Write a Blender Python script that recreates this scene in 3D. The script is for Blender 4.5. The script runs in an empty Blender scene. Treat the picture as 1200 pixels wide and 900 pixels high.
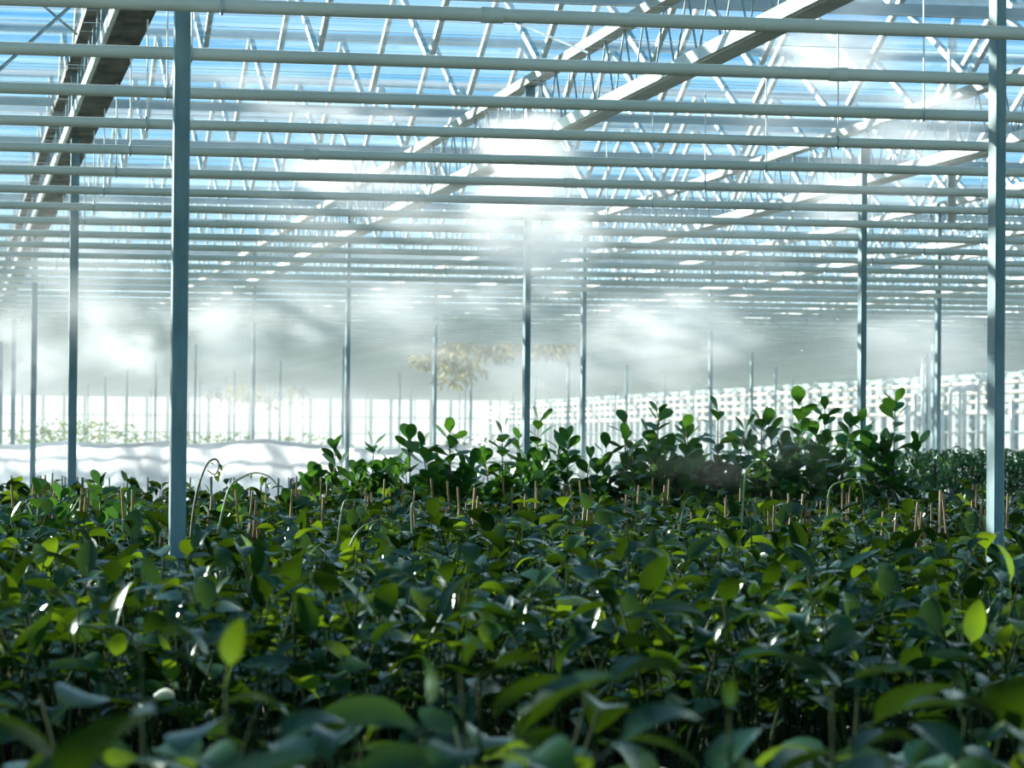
import bpy, math, random
import numpy as np
from mathutils import Vector, Matrix

random.seed(7)
rng = np.random.default_rng(7)
SC = bpy.context.scene
COL = SC.collection

# ------------------------------------------------------------------ camera
HC = 1.70                                    # camera height
F_PX, YAW, PITCH, ROLL = 3525.0, 0.1851, 0.0184, 0.0082
fw0 = Vector((math.sin(YAW), math.cos(YAW), 0)); r0 = Vector((math.cos(YAW), -math.sin(YAW), 0)); up0 = Vector((0, 0, 1))
fw = fw0 * math.cos(PITCH) + up0 * math.sin(PITCH)
up1 = up0 * math.cos(PITCH) - fw0 * math.sin(PITCH)
RT = r0 * math.cos(ROLL) + up1 * math.sin(ROLL)
UP = up1 * math.cos(ROLL) - r0 * math.sin(ROLL)
CAM = Vector((0, 0, HC))
cd = bpy.data.cameras.new('camera'); cam = bpy.data.objects.new('camera', cd); COL.objects.link(cam)
cam.matrix_world = Matrix(((RT.x, UP.x, -fw.x, CAM.x), (RT.y, UP.y, -fw.y, CAM.y), (RT.z, UP.z, -fw.z, CAM.z), (0, 0, 0, 1)))
cd.sensor_width = 36; cd.lens = F_PX / 1200 * 36; cd.clip_start = .05; cd.clip_end = 900
cd.dof.use_dof = True; cd.dof.focus_distance = 14.0; cd.dof.aperture_fstop = 7.0
SC.camera = cam

def at(x, y, z):
    "world point seen at pixel x, y of the 1200 x 900 frame, z metres in front of the camera"
    return CAM + fw * z + RT * ((x - 600) / F_PX * z) - UP * ((y - 450) / F_PX * z)
def px(p):
    d = Vector(p) - CAM; z = d.dot(fw)
    return (600 + F_PX * d.dot(RT) / z, 450 - F_PX * d.dot(UP) / z, z)

# ------------------------------------------------------------------ sky, sun, exposure
W = bpy.data.worlds.new('World'); SC.world = W; W.use_nodes = True
wn = W.node_tree.nodes; wl = W.node_tree.links; wn.clear()
tc = wn.new('ShaderNodeTexCoord'); sx = wn.new('ShaderNodeSeparateXYZ'); rp = wn.new('ShaderNodeValToRGB')
bg = wn.new('ShaderNodeBackground'); wo = wn.new('ShaderNodeOutputWorld')
wl.new(tc.outputs['Generated'], sx.inputs[0]); wl.new(sx.outputs['Z'], rp.inputs[0]); wl.new(rp.outputs[0], bg.inputs[0]); wl.new(bg.outputs[0], wo.inputs[0])
e = rp.color_ramp.elements
e[0].position = 0.0; e[0].color = (1, 1, .97, 1)
e[1].position = 1.0; e[1].color = (.03, .17, .29, 1)
for pos, c in ((.03, (.84, .97, 1, 1)), (.075, (.34, .74, 1.0, 1)), (.14, (.16, .53, .95, 1)), (.45, (.04, .24, .40, 1))):
    q = e.new(pos); q.color = c
bg.inputs[1].default_value = 1.2
SUN_AZ, SUN_EL = math.radians(36), math.radians(17)
sv = Vector((-math.sin(SUN_AZ) * math.cos(SUN_EL), math.cos(SUN_AZ) * math.cos(SUN_EL), math.sin(SUN_EL)))
sd = bpy.data.lights.new('sun', 'SUN'); sd.energy = 15.5; sd.color = (1, .96, .88); sd.angle = math.radians(.6)
so = bpy.data.objects.new('sun', sd); COL.objects.link(so); so.rotation_euler = sv.to_track_quat('Z', 'Y').to_euler(); so.location = sv * 60
SC.view_settings.view_transform = 'Standard'; SC.view_settings.look = 'None'; SC.view_settings.exposure = 0.0
SC.view_settings.gamma = 1.0; SC.view_settings.use_curve_mapping = False
cy = SC.cycles
cy.max_bounces = 10; cy.diffuse_bounces = 3; cy.glossy_bounces = 2; cy.transmission_bounces = 4; cy.volume_bounces = 4
cy.transparent_max_bounces = 48; cy.volume_step_rate = 1.0; cy.sample_clamp_indirect = 4; cy.use_denoising = True

# ------------------------------------------------------------------ materials
def new_mat(name):
    m = bpy.data.materials.new(name); m.use_nodes = True; n = m.node_tree.nodes; n.clear()
    return m, n, m.node_tree.links, n.new('ShaderNodeOutputMaterial')
def noise_mat(name, c1, c2, rough=.5, metal=0, scale=8, detail=3, stretch=(1, 1, 1), bump=0, coords='Object', lo=.35, hi=.65, spec=.5):
    m, n, l, out = new_mat(name)
    p = n.new('ShaderNodeBsdfPrincipled'); t = n.new('ShaderNodeTexCoord'); mp = n.new('ShaderNodeMapping'); nz = n.new('ShaderNodeTexNoise'); r = n.new('ShaderNodeValToRGB')
    mp.inputs['Scale'].default_value = stretch; nz.inputs['Scale'].default_value = scale; nz.inputs['Detail'].default_value = detail
    l.new(t.outputs[coords], mp.inputs[0]); l.new(mp.outputs[0], nz.inputs[0]); l.new(nz.outputs[0], r.inputs[0])
    r.color_ramp.elements[0].position = lo; r.color_ramp.elements[1].position = hi
    r.color_ramp.elements[0].color = (*c1, 1); r.color_ramp.elements[1].color = (*c2, 1)
    l.new(r.outputs[0], p.inputs['Base Color']); p.inputs['Roughness'].default_value = rough; p.inputs['Metallic'].default_value = metal
    p.inputs['Specular IOR Level'].default_value = spec; p.inputs['Specular Tint'].default_value = (.66, 1, .78, 1)
    if bump:
        b = n.new('ShaderNodeBump'); b.inputs['Strength'].default_value = bump; b.inputs['Distance'].default_value = .01
        l.new(nz.outputs[0], b.inputs['Height']); l.new(b.outputs[0], p.inputs['Normal'])
    l.new(p.outputs[0], out.inputs[0]); return m
def leaf_mat(name, dark, light, trans, tfac=.4, rough=.32, scale=5., spec=.42):
    m, n, l, out = new_mat(name)
    g = n.new('ShaderNodeNewGeometry'); nz = n.new('ShaderNodeTexNoise'); r = n.new('ShaderNodeValToRGB'); rt = n.new('ShaderNodeValToRGB')
    p = n.new('ShaderNodeBsdfPrincipled'); tr = n.new('ShaderNodeBsdfTranslucent'); mx = n.new('ShaderNodeMixShader')
    nz.inputs['Scale'].default_value = scale; nz.inputs['Detail'].default_value = 2
    l.new(g.outputs['Position'], nz.inputs[0]); l.new(nz.outputs[0], r.inputs[0]); l.new(nz.outputs[0], rt.inputs[0])
    for rr, a, b in ((r, dark, light), (rt, tuple(x * .55 for x in trans), trans)):
        rr.color_ramp.elements[0].position = .38; rr.color_ramp.elements[1].position = .68
        rr.color_ramp.elements[0].color = (*a, 1); rr.color_ramp.elements[1].color = (*b, 1)
    l.new(r.outputs[0], p.inputs['Base Color']); p.inputs['Roughness'].default_value = rough; p.inputs['Specular IOR Level'].default_value = spec; p.inputs['Specular Tint'].default_value = (.66, 1, .78, 1)
    l.new(rt.outputs[0], tr.inputs[0]); mx.inputs[0].default_value = tfac
    l.new(p.outputs[0], mx.inputs[1]); l.new(tr.outputs[0], mx.inputs[2]); l.new(mx.outputs[0], out.inputs[0]); return m
def glass_mat(name, tint, film, lo, hi, scale, stretch):
    m, n, l, out = new_mat(name)
    g = n.new('ShaderNodeNewGeometry'); mp = n.new('ShaderNodeMapping'); nz = n.new('ShaderNodeTexNoise'); r = n.new('ShaderNodeMapRange')
    t = n.new('ShaderNodeBsdfTransparent'); d = n.new('ShaderNodeBsdfTranslucent'); gl = n.new('ShaderNodeBsdfGlossy'); m1 = n.new('ShaderNodeMixShader'); m2 = n.new('ShaderNodeMixShader')
    mp.inputs['Scale'].default_value = stretch; nz.inputs['Scale'].default_value = scale; nz.inputs['Detail'].default_value = 3
    l.new(g.outputs['Position'], mp.inputs[0]); l.new(mp.outputs[0], nz.inputs[0]); l.new(nz.outputs[0], r.inputs[0])
    r.inputs[1].default_value = .4; r.inputs[2].default_value = .68; r.inputs[3].default_value = lo; r.inputs[4].default_value = hi
    t.inputs[0].default_value = (*tint, 1); d.inputs[0].default_value = (*film, 1); gl.inputs['Roughness'].default_value = .08; m2.inputs[0].default_value = .05
    l.new(r.outputs[0], m1.inputs[0]); l.new(t.outputs[0], m1.inputs[1]); l.new(d.outputs[0], m1.inputs[2])
    l.new(m1.outputs[0], m2.inputs[1]); l.new(gl.outputs[0], m2.inputs[2]); l.new(m2.outputs[0], out.inputs[0]); return m
def mist_mat(name, density, g=.55, soft=1.0, scale=1.6, thr=.42):
    m, n, l, out = new_mat(name)
    t = n.new('ShaderNodeTexCoord'); ln = n.new('ShaderNodeVectorMath'); ln.operation = 'LENGTH'; oi = n.new('ShaderNodeObjectInfo')
    fall = n.new('ShaderNodeMapRange'); fall.interpolation_type = 'SMOOTHSTEP'
    fall.inputs[1].default_value = .0; fall.inputs[2].default_value = .98; fall.inputs[3].default_value = 1; fall.inputs[4].default_value = 0
    nz = n.new('ShaderNodeTexNoise'); nz.noise_dimensions = '4D'; nz.inputs['Scale'].default_value = scale; nz.inputs['Detail'].default_value = 4; nz.inputs['Roughness'].default_value = .55
    w = n.new('ShaderNodeMath'); w.operation = 'MULTIPLY'; w.inputs[1].default_value = 37.
    th = n.new('ShaderNodeMapRange'); th.inputs[1].default_value = thr; th.inputs[2].default_value = .72; th.inputs[3].default_value = .0; th.inputs[4].default_value = 1
    mu = n.new('ShaderNodeMath'); mu.operation = 'MULTIPLY'; mu2 = n.new('ShaderNodeMath'); mu2.operation = 'MULTIPLY'; mu2.inputs[1].default_value = density
    vs = n.new('ShaderNodeVolumeScatter'); vs.inputs['Color'].default_value = (.97, .985, 1, 1); vs.inputs['Anisotropy'].default_value = g
    l.new(t.outputs['Object'], ln.inputs[0]); l.new(ln.outputs['Value'], fall.inputs[0])
    l.new(oi.outputs['Random'], w.inputs[0]); l.new(w.outputs[0], nz.inputs['W']); l.new(t.outputs['Object'], nz.inputs['Vector'])
    l.new(nz.outputs[0], th.inputs[0]); l.new(th.outputs[0], mu.inputs[0]); l.new(fall.outputs[0], mu.inputs[1]); l.new(mu.outputs[0], mu2.inputs[0])
    l.new(mu2.outputs[0], vs.inputs['Density']); l.new(vs.outputs[0], out.inputs['Volume']); return m

M = {}
M['galv'] = noise_mat('galvanised_steel', (.085, .155, .185), (.16, .245, .28), .45, .0, 14, 4, (1, 1, .25))
M['pipe'] = noise_mat('painted_pipe', (.50, .52, .45), (.62, .63, .56), .45, 0, 3, 3, (.5, 1, 1))
M['alu'] = noise_mat('aluminium_bar', (.62, .64, .64), (.8, .82, .82), .4, .2, 6)
M['gutter'] = noise_mat('gutter_steel', (.36, .47, .56), (.5, .62, .7), .5, .0, 2, 2)
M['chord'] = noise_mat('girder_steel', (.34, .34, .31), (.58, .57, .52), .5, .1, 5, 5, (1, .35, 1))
M['dark_chord'] = noise_mat('weathered_girder', (.028, .026, .022), (.19, .18, .15), .75, 0, 9, 6, (1, .45, 1))  # mottled steel, the underside's shade against the sun put into its colour
M['mullion'] = noise_mat('wall_bar', (.16, .24, .22), (.26, .34, .31), .5, .1, 4)
M['rod'] = noise_mat('thin_rod', (.20, .26, .30), (.38, .44, .47), .45, .3, 10)
M['wire'] = noise_mat('hanger_wire', (.55, .58, .58), (.72, .75, .75), .4, .3, 10)
M['roof_glass'] = glass_mat('whitewashed_roof_glass', (.93, .98, 1), (.94, .98, 1), .0, .12, 1.0, (.35, 16, 5))
M['wall_glass'] = glass_mat('wall_glass', (.96, 1, .98), (1, 1, .97), .0, .06, 1.0, (2, 2, .6))
M['leaf'] = leaf_mat('crop_leaf', (.004, .022, .008), (.012, .050, .010), (.14, .29, .008), .10, .24)
M['leaf_young'] = leaf_mat('young_leaf', (.012, .05, .010), (.035, .10, .014), (.27, .44, .012), .28, .28)
M['clusia'] = leaf_mat('broad_leaf', (.012, .070, .018), (.034, .14, .024), (.16, .42, .03), .2, .28, 6)
M['hedge'] = leaf_mat('hedge_leaf', (.015, .07, .03), (.04, .13, .04), (.12, .28, .05), .2, .28, 4)
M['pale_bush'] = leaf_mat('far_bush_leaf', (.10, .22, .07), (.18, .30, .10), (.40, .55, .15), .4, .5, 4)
M['stem'] = noise_mat('green_stem', (.012, .03, .008), (.035, .055, .014), .85, 0, 20, spec=.1)
M['vine'] = noise_mat('vine_stem', (.16, .22, .08), (.30, .36, .16), .6, 0, 20)
M['brown_stem'] = noise_mat('brown_stem', (.05, .03, .015), (.12, .08, .03), .6, 0, 20)
M['bamboo'] = noise_mat('bamboo', (.15, .075, .022), (.31, .17, .06), .55, 0, 18, 3, (1, 1, .2))
M['stick'] = noise_mat('dark_stick', (.03, .06, .07), (.07, .11, .12), .6, 0, 18)
M['pot'] = noise_mat('brown_pot', (.025, .018, .014), (.05, .035, .028), .5, 0, 12)
M['bench'] = noise_mat('bench_steel', (.07, .10, .09), (.13, .16, .14), .5, .3, 6)
M['bench_green'] = noise_mat('bench_edge', (.02, .06, .045), (.04, .09, .06), .5, 0, 6)
M['floor'] = noise_mat('concrete_floor', (.33, .33, .30), (.48, .47, .43), .8, 0, .7, 5)
M['ground'] = noise_mat('outside_ground', (.42, .47, .36), (.58, .60, .50), .9, 0, .1, 4)
M['sheet'] = leaf_mat('white_fleece', (.80, .80, .83), (.88, .88, .9), (.93, .93, .95), .6, .7, 1.2)

# ------------------------------------------------------------------ mesh helpers
class MB:
    def __init__(s): s.v = []; s.f = []
    def add(s, v, f):
        o = len(s.v); s.v += [tuple(x) for x in v]; s.f += [tuple(i + o for i in q) for q in f]; return s
    def box(s, x0, x1, y0, y1, z0, z1):
        return s.add([(x0, y0, z0), (x1, y0, z0), (x1, y1, z0), (x0, y1, z0), (x0, y0, z1), (x1, y0, z1), (x1, y1, z1), (x0, y1, z1)],
                     [(0, 3, 2, 1), (4, 5, 6, 7), (0, 1, 5, 4), (1, 2, 6, 5), (2, 3, 7, 6), (3, 0, 4, 7)])
    def tube(s, pts, r, n=6, cap=True):
        pts = [Vector(p) for p in pts]; rs = r if isinstance(r, (list, tuple)) else [r] * len(pts); v = []; f = []
        for i, p in enumerate(pts):
            t = (pts[min(i + 1, len(pts) - 1)] - pts[max(i - 1, 0)]).normalized()
            a = t.orthogonal().normalized() if i == 0 else (a - t * a.dot(t)).normalized()
            b = t.cross(a)
            for k in range(n):
                th = 2 * math.pi * k / n; v.append(p + (a * math.cos(th) + b * math.sin(th)) * rs[i])
        for i in range(len(pts) - 1):
            for k in range(n): f.append((i * n + k, i * n + (k + 1) % n, (i + 1) * n + (k + 1) % n, (i + 1) * n + k))
        if cap: f.append(tuple(range(n - 1, -1, -1))); f.append(tuple((len(pts) - 1) * n + k for k in range(n)))
        return s.add(v, f)
    def bar(s, p, q, w, h):
        "rectangular bar from p to q, w wide (horizontal), h deep"
        p, q = Vector(p), Vector(q); t = (q - p).normalized()
        a = t.cross(Vector((0, 0, 1)))
        a = a.normalized() if a.length > 1e-4 else Vector((1, 0, 0))
        b = a.cross(t); v = []
        for c in (p, q):
            for i, j in ((-1, -1), (1, -1), (1, 1), (-1, 1)): v.append(c + a * (i * w / 2) + b * (j * h / 2))
        return s.add(v, [(0, 1, 2, 3), (7, 6, 5, 4), (0, 4, 5, 1), (1, 5, 6, 2), (2, 6, 7, 3), (3, 7, 4, 0)])
    def prism(s, prof, y0, y1, axis='y'):
        "closed profile extruded along an axis; prof in the other two"
        n = len(prof); v = []
        for y in (y0, y1):
            for a, b in prof: v.append({'y': (a, y, b), 'x': (y, a, b), 'z': (a, b, y)}[axis])
        return s.add(v, [tuple(range(n)), tuple(range(2 * n - 1, n - 1, -1))] + [(k, k + n, (k + 1) % n + n, (k + 1) % n) for k in range(n)])
    def lathe(s, prof, n=10):
        v = []; f = []
        for r, z in prof:
            for k in range(n): th = 2 * math.pi * k / n; v.append((r * math.cos(th), r * math.sin(th), z))
        for i in range(len(prof) - 1):
            for k in range(n): f.append((i * n + k, i * n + (k + 1) % n, (i + 1) * n + (k + 1) % n, (i + 1) * n + k))
        f.append(tuple(range(n - 1, -1, -1))); return s.add(v, f)
    def mesh(s, name, mat, smooth=False):
        m = bpy.data.meshes.new(name); m.from_pydata(s.v, [], s.f); m.materials.append(mat)
        if smooth: m.polygons.foreach_set('use_smooth', [True] * len(m.polygons))
        m.update(); return m
def ob(name, mesh, parent=None, loc=None, mat=None):
    o = bpy.data.objects.new(name, mesh); COL.objects.link(o)
    if parent is not None: o.parent = parent
    if mat is not None: o.matrix_basis = mat
    elif loc is not None: o.location = loc
    return o
def tag(o, label, cat=None, group=None, kind=None):
    o['label'] = label
    if cat: o['category'] = cat
    if group: o['group'] = group
    if kind: o['kind'] = kind
    return o
def empty(name, loc=(0, 0, 0), rz=0):
    o = bpy.data.objects.new(name, None); COL.objects.link(o); o.location = loc; o.rotation_euler = (0, 0, rz); o.empty_display_size = .1; return o
ORD = ['first', 'second', 'third', 'fourth', 'fifth', 'sixth', 'seventh', 'eighth', 'ninth', 'tenth', 'eleventh', 'twelfth', 'thirteenth', 'fourteenth', 'fifteenth', 'sixteenth', 'seventeenth', 'eighteenth', 'nineteenth', 'twentieth', 'twenty-first', 'twenty-second', 'twenty-third', 'twenty-fourth', 'twenty-fifth']

# ------------------------------------------------------------------ dimensions of the house
S = 9.6                       # post pitch along the girders (y)
U0 = 11.06                    # first posts
VL = [.828, 3.97, 7.11, 10.25, 13.39, 16.53, 19.67]     # girder lines (x)
X0, X1, Y0, Y1 = -14.0, 22.0, -4.9, 117.86
HP = HC + 1.52                # pipes
HB, HA = HC + 2.06, HC + 2.47 # girder chords
HG = HC + 2.56                # gutter bottom
SPAN = S / 3; RISE = .72
HW = HG + .12

# ------------------------------------------------------------------ floor, ground, walls
mb = MB(); mb.box(X0, X1, Y0, Y1, -.1, 0)
fl = ob('floor', mb.mesh('floor', M['floor'])); tag(fl, 'pale concrete floor under the benches', kind='structure')
mb = MB(); mb.add([(-500, -200, -.12), (500, -200, -.12), (500, 800, -.12), (-500, 800, -.12)], [(0, 1, 2, 3)])
g = ob('ground', mb.mesh('ground', M['ground'])); tag(g, 'open ground outside the glasshouse', kind='structure')

def glass_wall(name, label, a, b, pitch, rails, post_w=.13):
    "glazed wall from a to b in plan, split into mullions, rails and panes"
    w = empty(name, (a[0], a[1], 0), math.atan2(b[1] - a[1], b[0] - a[0])); tag(w, label, kind='structure')
    L = math.hypot(b[0] - a[0], b[1] - a[1]); n = int(round(L / pitch)); p = L / n
    mm = MB().box(-post_w / 2, post_w / 2, -.05, .05, 0, HW).mesh('mullion', M['mullion'])
    pm = MB().box(.0, p, -.004, .004, .45, HW).mesh('glass_pane', M['wall_glass'])
    for k in range(n + 1): ob('mullion', mm, w, (k * p, 0, 0))
    for k in range(n): ob('glass_pane', pm, w, (k * p, 0, 0))
    for z, h in rails: ob('rail', MB().box(0, L, -.045, .045, z, z + h).mesh('rail', M['mullion']), w)
    ob('plinth', MB().box(0, L, -.08, .08, 0, .45).mesh('plinth', M['floor']), w)
    return w
glass_wall('wall_far', 'bright glazed end wall with thin pale bars beyond the white covers', (X0, Y1), (X1, Y1), .8, ((.75, .06), (1.3, .05), (1.85, .05), (2.5, .05), (3.25, .3), (HW - .1, .1)))
glass_wall('wall_right', 'glazed side wall with many rails and bars behind the shrubs', (X1, Y1), (X1, Y0), .9, ((.75, .06), (1.3, .05), (1.9, .06), (2.35, .08), (2.75, .08), (3.1, .1), (HW - .1, .1)), .14)
glass_wall('wall_left', 'glazed side wall outside the picture', (X0, Y0), (X0, Y1), 3.2, ((1.3, .05), (2.5, .05), (HW - .1, .1)))

# ------------------------------------------------------------------ roof: gutters, ridges, glazing bars and panes
roof = empty('ceiling', (0, 0, 0)); tag(roof, 'pitched glass roof of white bars, blue gutters and whitewashed panes', kind='structure')
gp = [(-.07, .09), (-.04, .03), (.04, .03), (.07, .09), (.058, .09), (.034, .042), (-.034, .042), (-.058, .09)]
gm = MB().prism([(a, b) for a, b in gp], X0, X1, 'x').mesh('gutter', M['gutter'])
rm = MB().prism([(-.035, -.02), (.035, -.02), (.02, .05), (-.02, .05)], X0, X1, 'x').mesh('ridge', M['alu'])
BP = .785
slope_l = math.hypot(SPAN / 2 - .1, RISE)
up_bar = MB().bar((0, .1, .12), (0, SPAN / 2, .12 + RISE), .036, .045).mesh('glazing_bar', M['alu'])
dn_bar = MB().bar((0, SPAN / 2, .12 + RISE), (0, SPAN - .1, .12), .036, .045).mesh('glazing_bar', M['alu'])
def pane_quad(y0, z0, y1, z1):
    b = MB(); t = .006
    b.add([(.02, y0, z0), (BP - .02, y0, z0), (BP - .02, y1, z1), (.02, y1, z1)], [(0, 1, 2, 3)]); return b
up_pane = pane_quad(.1, .13, SPAN / 2, .13 + RISE); dn_pane = pane_quad(SPAN / 2, .13 + RISE, SPAN - .1, .13)
upm = up_pane.mesh('glass_pane', M['roof_glass']); dnm = dn_pane.mesh('glass_pane', M['roof_glass'])
far_bar = MB(); far_pane = MB()
ub = MB().bar((0, .1, .12), (0, SPAN / 2, .12 + RISE), .036, .045); db = MB().bar((0, SPAN / 2, .12 + RISE), (0, SPAN - .1, .12), .036, .045)
k0 = int(math.floor((Y0 - U0) / SPAN)); k1 = int(math.ceil((Y1 - U0) / SPAN)); near_bars = []
cand = []
for k in range(k0, k1):
    y = U0 + k * SPAN
    ob('gutter', gm, roof, (0, y, HG)); ob('ridge', rm, roof, (0, y + SPAN / 2, HG + .12 + RISE))
    nb = int((X1 - X0) / BP)
    for j in range(nb + 1):
        x = X0 + j * BP
        for b in (0, 1):
            q = px((x + BP / 2, y + SPAN * (.25 + .5 * b), HG + .5))
            vis = q[2] > 0 and -60 < q[0] < 1260 and q[1] > -60
            cand.append((q[2] if vis else 1e9, k, j, b, x, y))
cand.sort(); 
for i, (q, k, j, b, x, y) in enumerate(cand):
    if i < 300 and q < 1e8:
        ob('glazing_bar', dn_bar if b else up_bar, roof, (x, y, HG))
        ob('glass_pane', dnm if b else upm, roof, (x, y, HG))
    else:
        s_ = db if b else ub; far_bar.add([(a + x, c + y, d + HG) for a, c, d in s_.v], s_.f)
        s_ = dn_pane if b else up_pane; far_pane.add([(a + x, c + y, d + HG) for a, c, d in s_.v], s_.f)
ob('farther_bars', far_bar.mesh('farther_bars', M['alu']), roof)['kind'] = 'stuff'
ob('farther_glazing', far_pane.mesh('farther_glazing', M['roof_glass']), roof)['kind'] = 'stuff'

# ------------------------------------------------------------------ lattice girders
GN = ['dark weathered lattice girder over the leftmost post line', 'pale lattice girder running diagonally over the centre post', 'lattice girder crossing the upper right of the picture']
for i, v in enumerate(VL):
    lab = GN[i] if i < 3 else f'misty lattice girder, {ORD[i]} counted from the left of the roof'
    gi = empty('lattice_girder', (v, 0, 0)); tag(gi, lab, 'girder', 'lattice girders under the glass roof')
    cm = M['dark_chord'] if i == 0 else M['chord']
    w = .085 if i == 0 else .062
    bot = [(-w, .0), (w, .0), (w, .035), (w - .012, .035), (w - .012, .012), (-w + .012, .012), (-w + .012, .07), (-w, .07)]
    top = [(-w * .8, .0), (w * .8, .0), (w * .8, .06), (-w * .8, .06)]
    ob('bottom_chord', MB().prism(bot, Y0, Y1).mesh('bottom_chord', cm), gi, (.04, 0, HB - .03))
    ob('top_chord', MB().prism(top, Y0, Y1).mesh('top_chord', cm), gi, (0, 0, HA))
    # pale strip added along the bottom chord to imitate its sunlit edge
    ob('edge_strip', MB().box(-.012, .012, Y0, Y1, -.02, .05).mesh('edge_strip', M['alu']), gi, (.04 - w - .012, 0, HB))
    rp_ = .52; n = int((Y1 - 8) / rp_); far = MB()
    r_up = MB().tube([(0, 0, HB), (.0, rp_ * .5, HA + .01)], .0062, 5).mesh('web_rod', M['rod'])
    r_dn = MB().tube([(0, 0, HA + .01), (.0, rp_ * .5, HB)], .0062, 5).mesh('web_rod', M['rod'])
    for k in range(n):
        y = 8 + k * rp_
        for h, mm in ((0, r_up), (1, r_dn)):
            if y < 40 + i * 4 and k < 75 + i * 4: ob('web_rod', mm, gi, (0, y + h * rp_ / 2, 0))
            elif h == 0: far.tube([(0, y, HB), (0, y + rp_ / 2, HA)], .0062, 4, False)
            else: far.tube([(0, y + rp_ / 2, HA), (0, y + rp_, HB)], .0062, 4, False)
    ob('farther_web', far.mesh('farther_web', M['rod']), gi)['kind'] = 'stuff'

# ------------------------------------------------------------------ posts
def post(x, y, wx, wy, label, HA=HA):
    t = empty('steel_post', (x, y, 0)); tag(t, label, 'post', 'galvanised steel posts')
    c = .006; prof = [(-wx / 2 + c, -wy / 2), (wx / 2 - c, -wy / 2), (wx / 2, -wy / 2 + c), (wx / 2, wy / 2 - c), (wx / 2 - c, wy / 2), (-wx / 2 + c, wy / 2), (-wx / 2, wy / 2 - c), (-wx / 2, -wy / 2 + c)]
    ob('shaft', MB().prism(prof, 0, HA, 'z').mesh('shaft', M['galv']), t)
    ob('base_plate', MB().box(-.1, .1, -.1, .1, 0, .015).mesh('base_plate', M['galv']), t)
    ob('head_bracket', MB().box(-.035, .035, -wy / 2 - .012, -wy / 2, HA - .08, HA + .04).mesh('head_bracket', M['galv']), t)
    return t
special = {(0, 0): 'widest dark steel post, nearest the camera at the left', (0, 1): 'steel post just left of the widest dark post', (0, 2): 'slim misty post left of the second dark post', (0, 3): 'faint post at the left edge of the picture',
           (1, 0): 'near steel post at the right with a bright sunlit side', (1, 1): 'steel post in the centre rising out of the brightest mist', (1, 2): 'slim post between the left shrubs and the white cover', (1, 3): 'thin hazy post in front of the white cover left of centre',
           (2, 1): 'steel post right of the tall shrubs with a rusty mark', (2, 2): 'slim sunlit post just right of the centre post', (2, 3): 'thin post behind the left group of shrubs',
           (3, 2): 'sunlit post behind the dark hedge at the right', (3, 3): 'thin post behind the tallest shrubs', (3, 4): 'faint far post beside the centre post'}
for i, v in enumerate([.828, 3.97, 6.41, 10.22, 13.4, 16.5, 19.6]):
    for n in range(0, 11):
        if (i == 2 and n < 1) or (i == 3 and n < 2) or (i > 3 and n < 3): continue
        lab = special.get((i, n), f'pale distant post in the mist, {ORD[n]} back in the {ORD[i]} line')
        post(v, U0 + n * S, .057 if i == 0 else .04, .1, lab, HB if i == 2 else HA)

# ------------------------------------------------------------------ overhead pipes with hangers
PY0, PD, NP = 10.59, 1.364, 78
pipe_m = MB().tube([(X0 + .1, 0, 0), (X1 - .1, 0, 0)], .0255, 14).mesh('overhead_pipe', M['pipe'], True)
HV = [.93, 4.42, 7.6, 10.6, 13.7, 16.8, 19.9]
hang_m = MB().tube([(0, 0, -.03), (.004, 0, .05), (0, 0, HB - HP + .02)], .0042, 6).mesh('hanger', M['wire'])
ring = MB(); ring.tube([(0, .031 * math.cos(a), .031 * math.sin(a)) for a in np.linspace(0, 2 * math.pi, 13)], .005, 5, False)
ring_m = ring.mesh('clip_ring', M['rod']); coup_m = MB().tube([(-.04, 0, 0), (.04, 0, 0)], .029, 14).mesh('coupling', M['pipe'], True)
for k in range(-9, NP):
    y = PY0 + k * PD
    if k < 0 and k < -5: continue
    if k < 0: lab = f'overhead pipe nearer than the topmost one, {ORD[-k - 1]} toward the camera'
    elif k < 16: lab = f'pale overhead pipe crossing the picture, {ORD[k]} counted down from the top'
    else: lab = 'far overhead pipe, one of many merging into grey haze'
    p = empty('overhead_pipe', (0, y, HP)); tag(p, lab, 'pipe', 'overhead pipes')
    ob('tube', pipe_m, p)
    for j, v in enumerate(HV):
        if k > 34: break
        h = ob('hanger', hang_m, p, (v, 0, 0)); ob('clip_ring', ring_m, h)
    if k < 14: ob('coupling', coup_m, p, (1.9 + 1.7 * ((k * 5) % 4), 0, 0))

# ------------------------------------------------------------------ thin screen wires and roof brace rods
wm = MB().tube([(X0 + .2, 0, 0), (X1 - .2, 0, 0)], .0022, 4).mesh('screen_wire', M['wire'])
for k in range(70):
    o = ob('screen_wire', wm, None, (0, 11.3 + k * .46, HB + .11 + (.26 if k % 2 else 0)))
    tag(o, 'hair-thin pale wire stretched across the roof above the pipes', 'wire', 'thin screen wires above the pipes')
def brace(p, q, label, r=.011):
    p, q = Vector(p), Vector(q); o = ob('brace_rod', MB().tube([Vector((0, 0, 0)), q - p], r, 6).mesh('brace_rod', M['rod']), None, p)
    return tag(o, label, 'rod', 'diagonal roof brace rods')
brace(at(-30, 108, 15.5), at(95, -4, 16.6), 'dark diagonal rod crossing the upper left corner')
brace(at(590, 20, 19), at(690, 62, 17.5), 'thin dark rod slanting under the roof at top centre', .008)
brace(at(20, -20, 17), at(90, 40, 18.5), 'thin dark rod beside the dark girder at upper left', .008)
# hanging down-pipe near the right post
dp = ob('down_pipe', MB().tube([(0, 0, 0), (0, 0, 1.35), (.04, .02, 1.5)], .034, 10).mesh('down_pipe', M['alu'], True), None, at(1115, 261, 22)); tag(dp, 'short white vertical down pipe hanging left of the right post', 'pipe')

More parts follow.
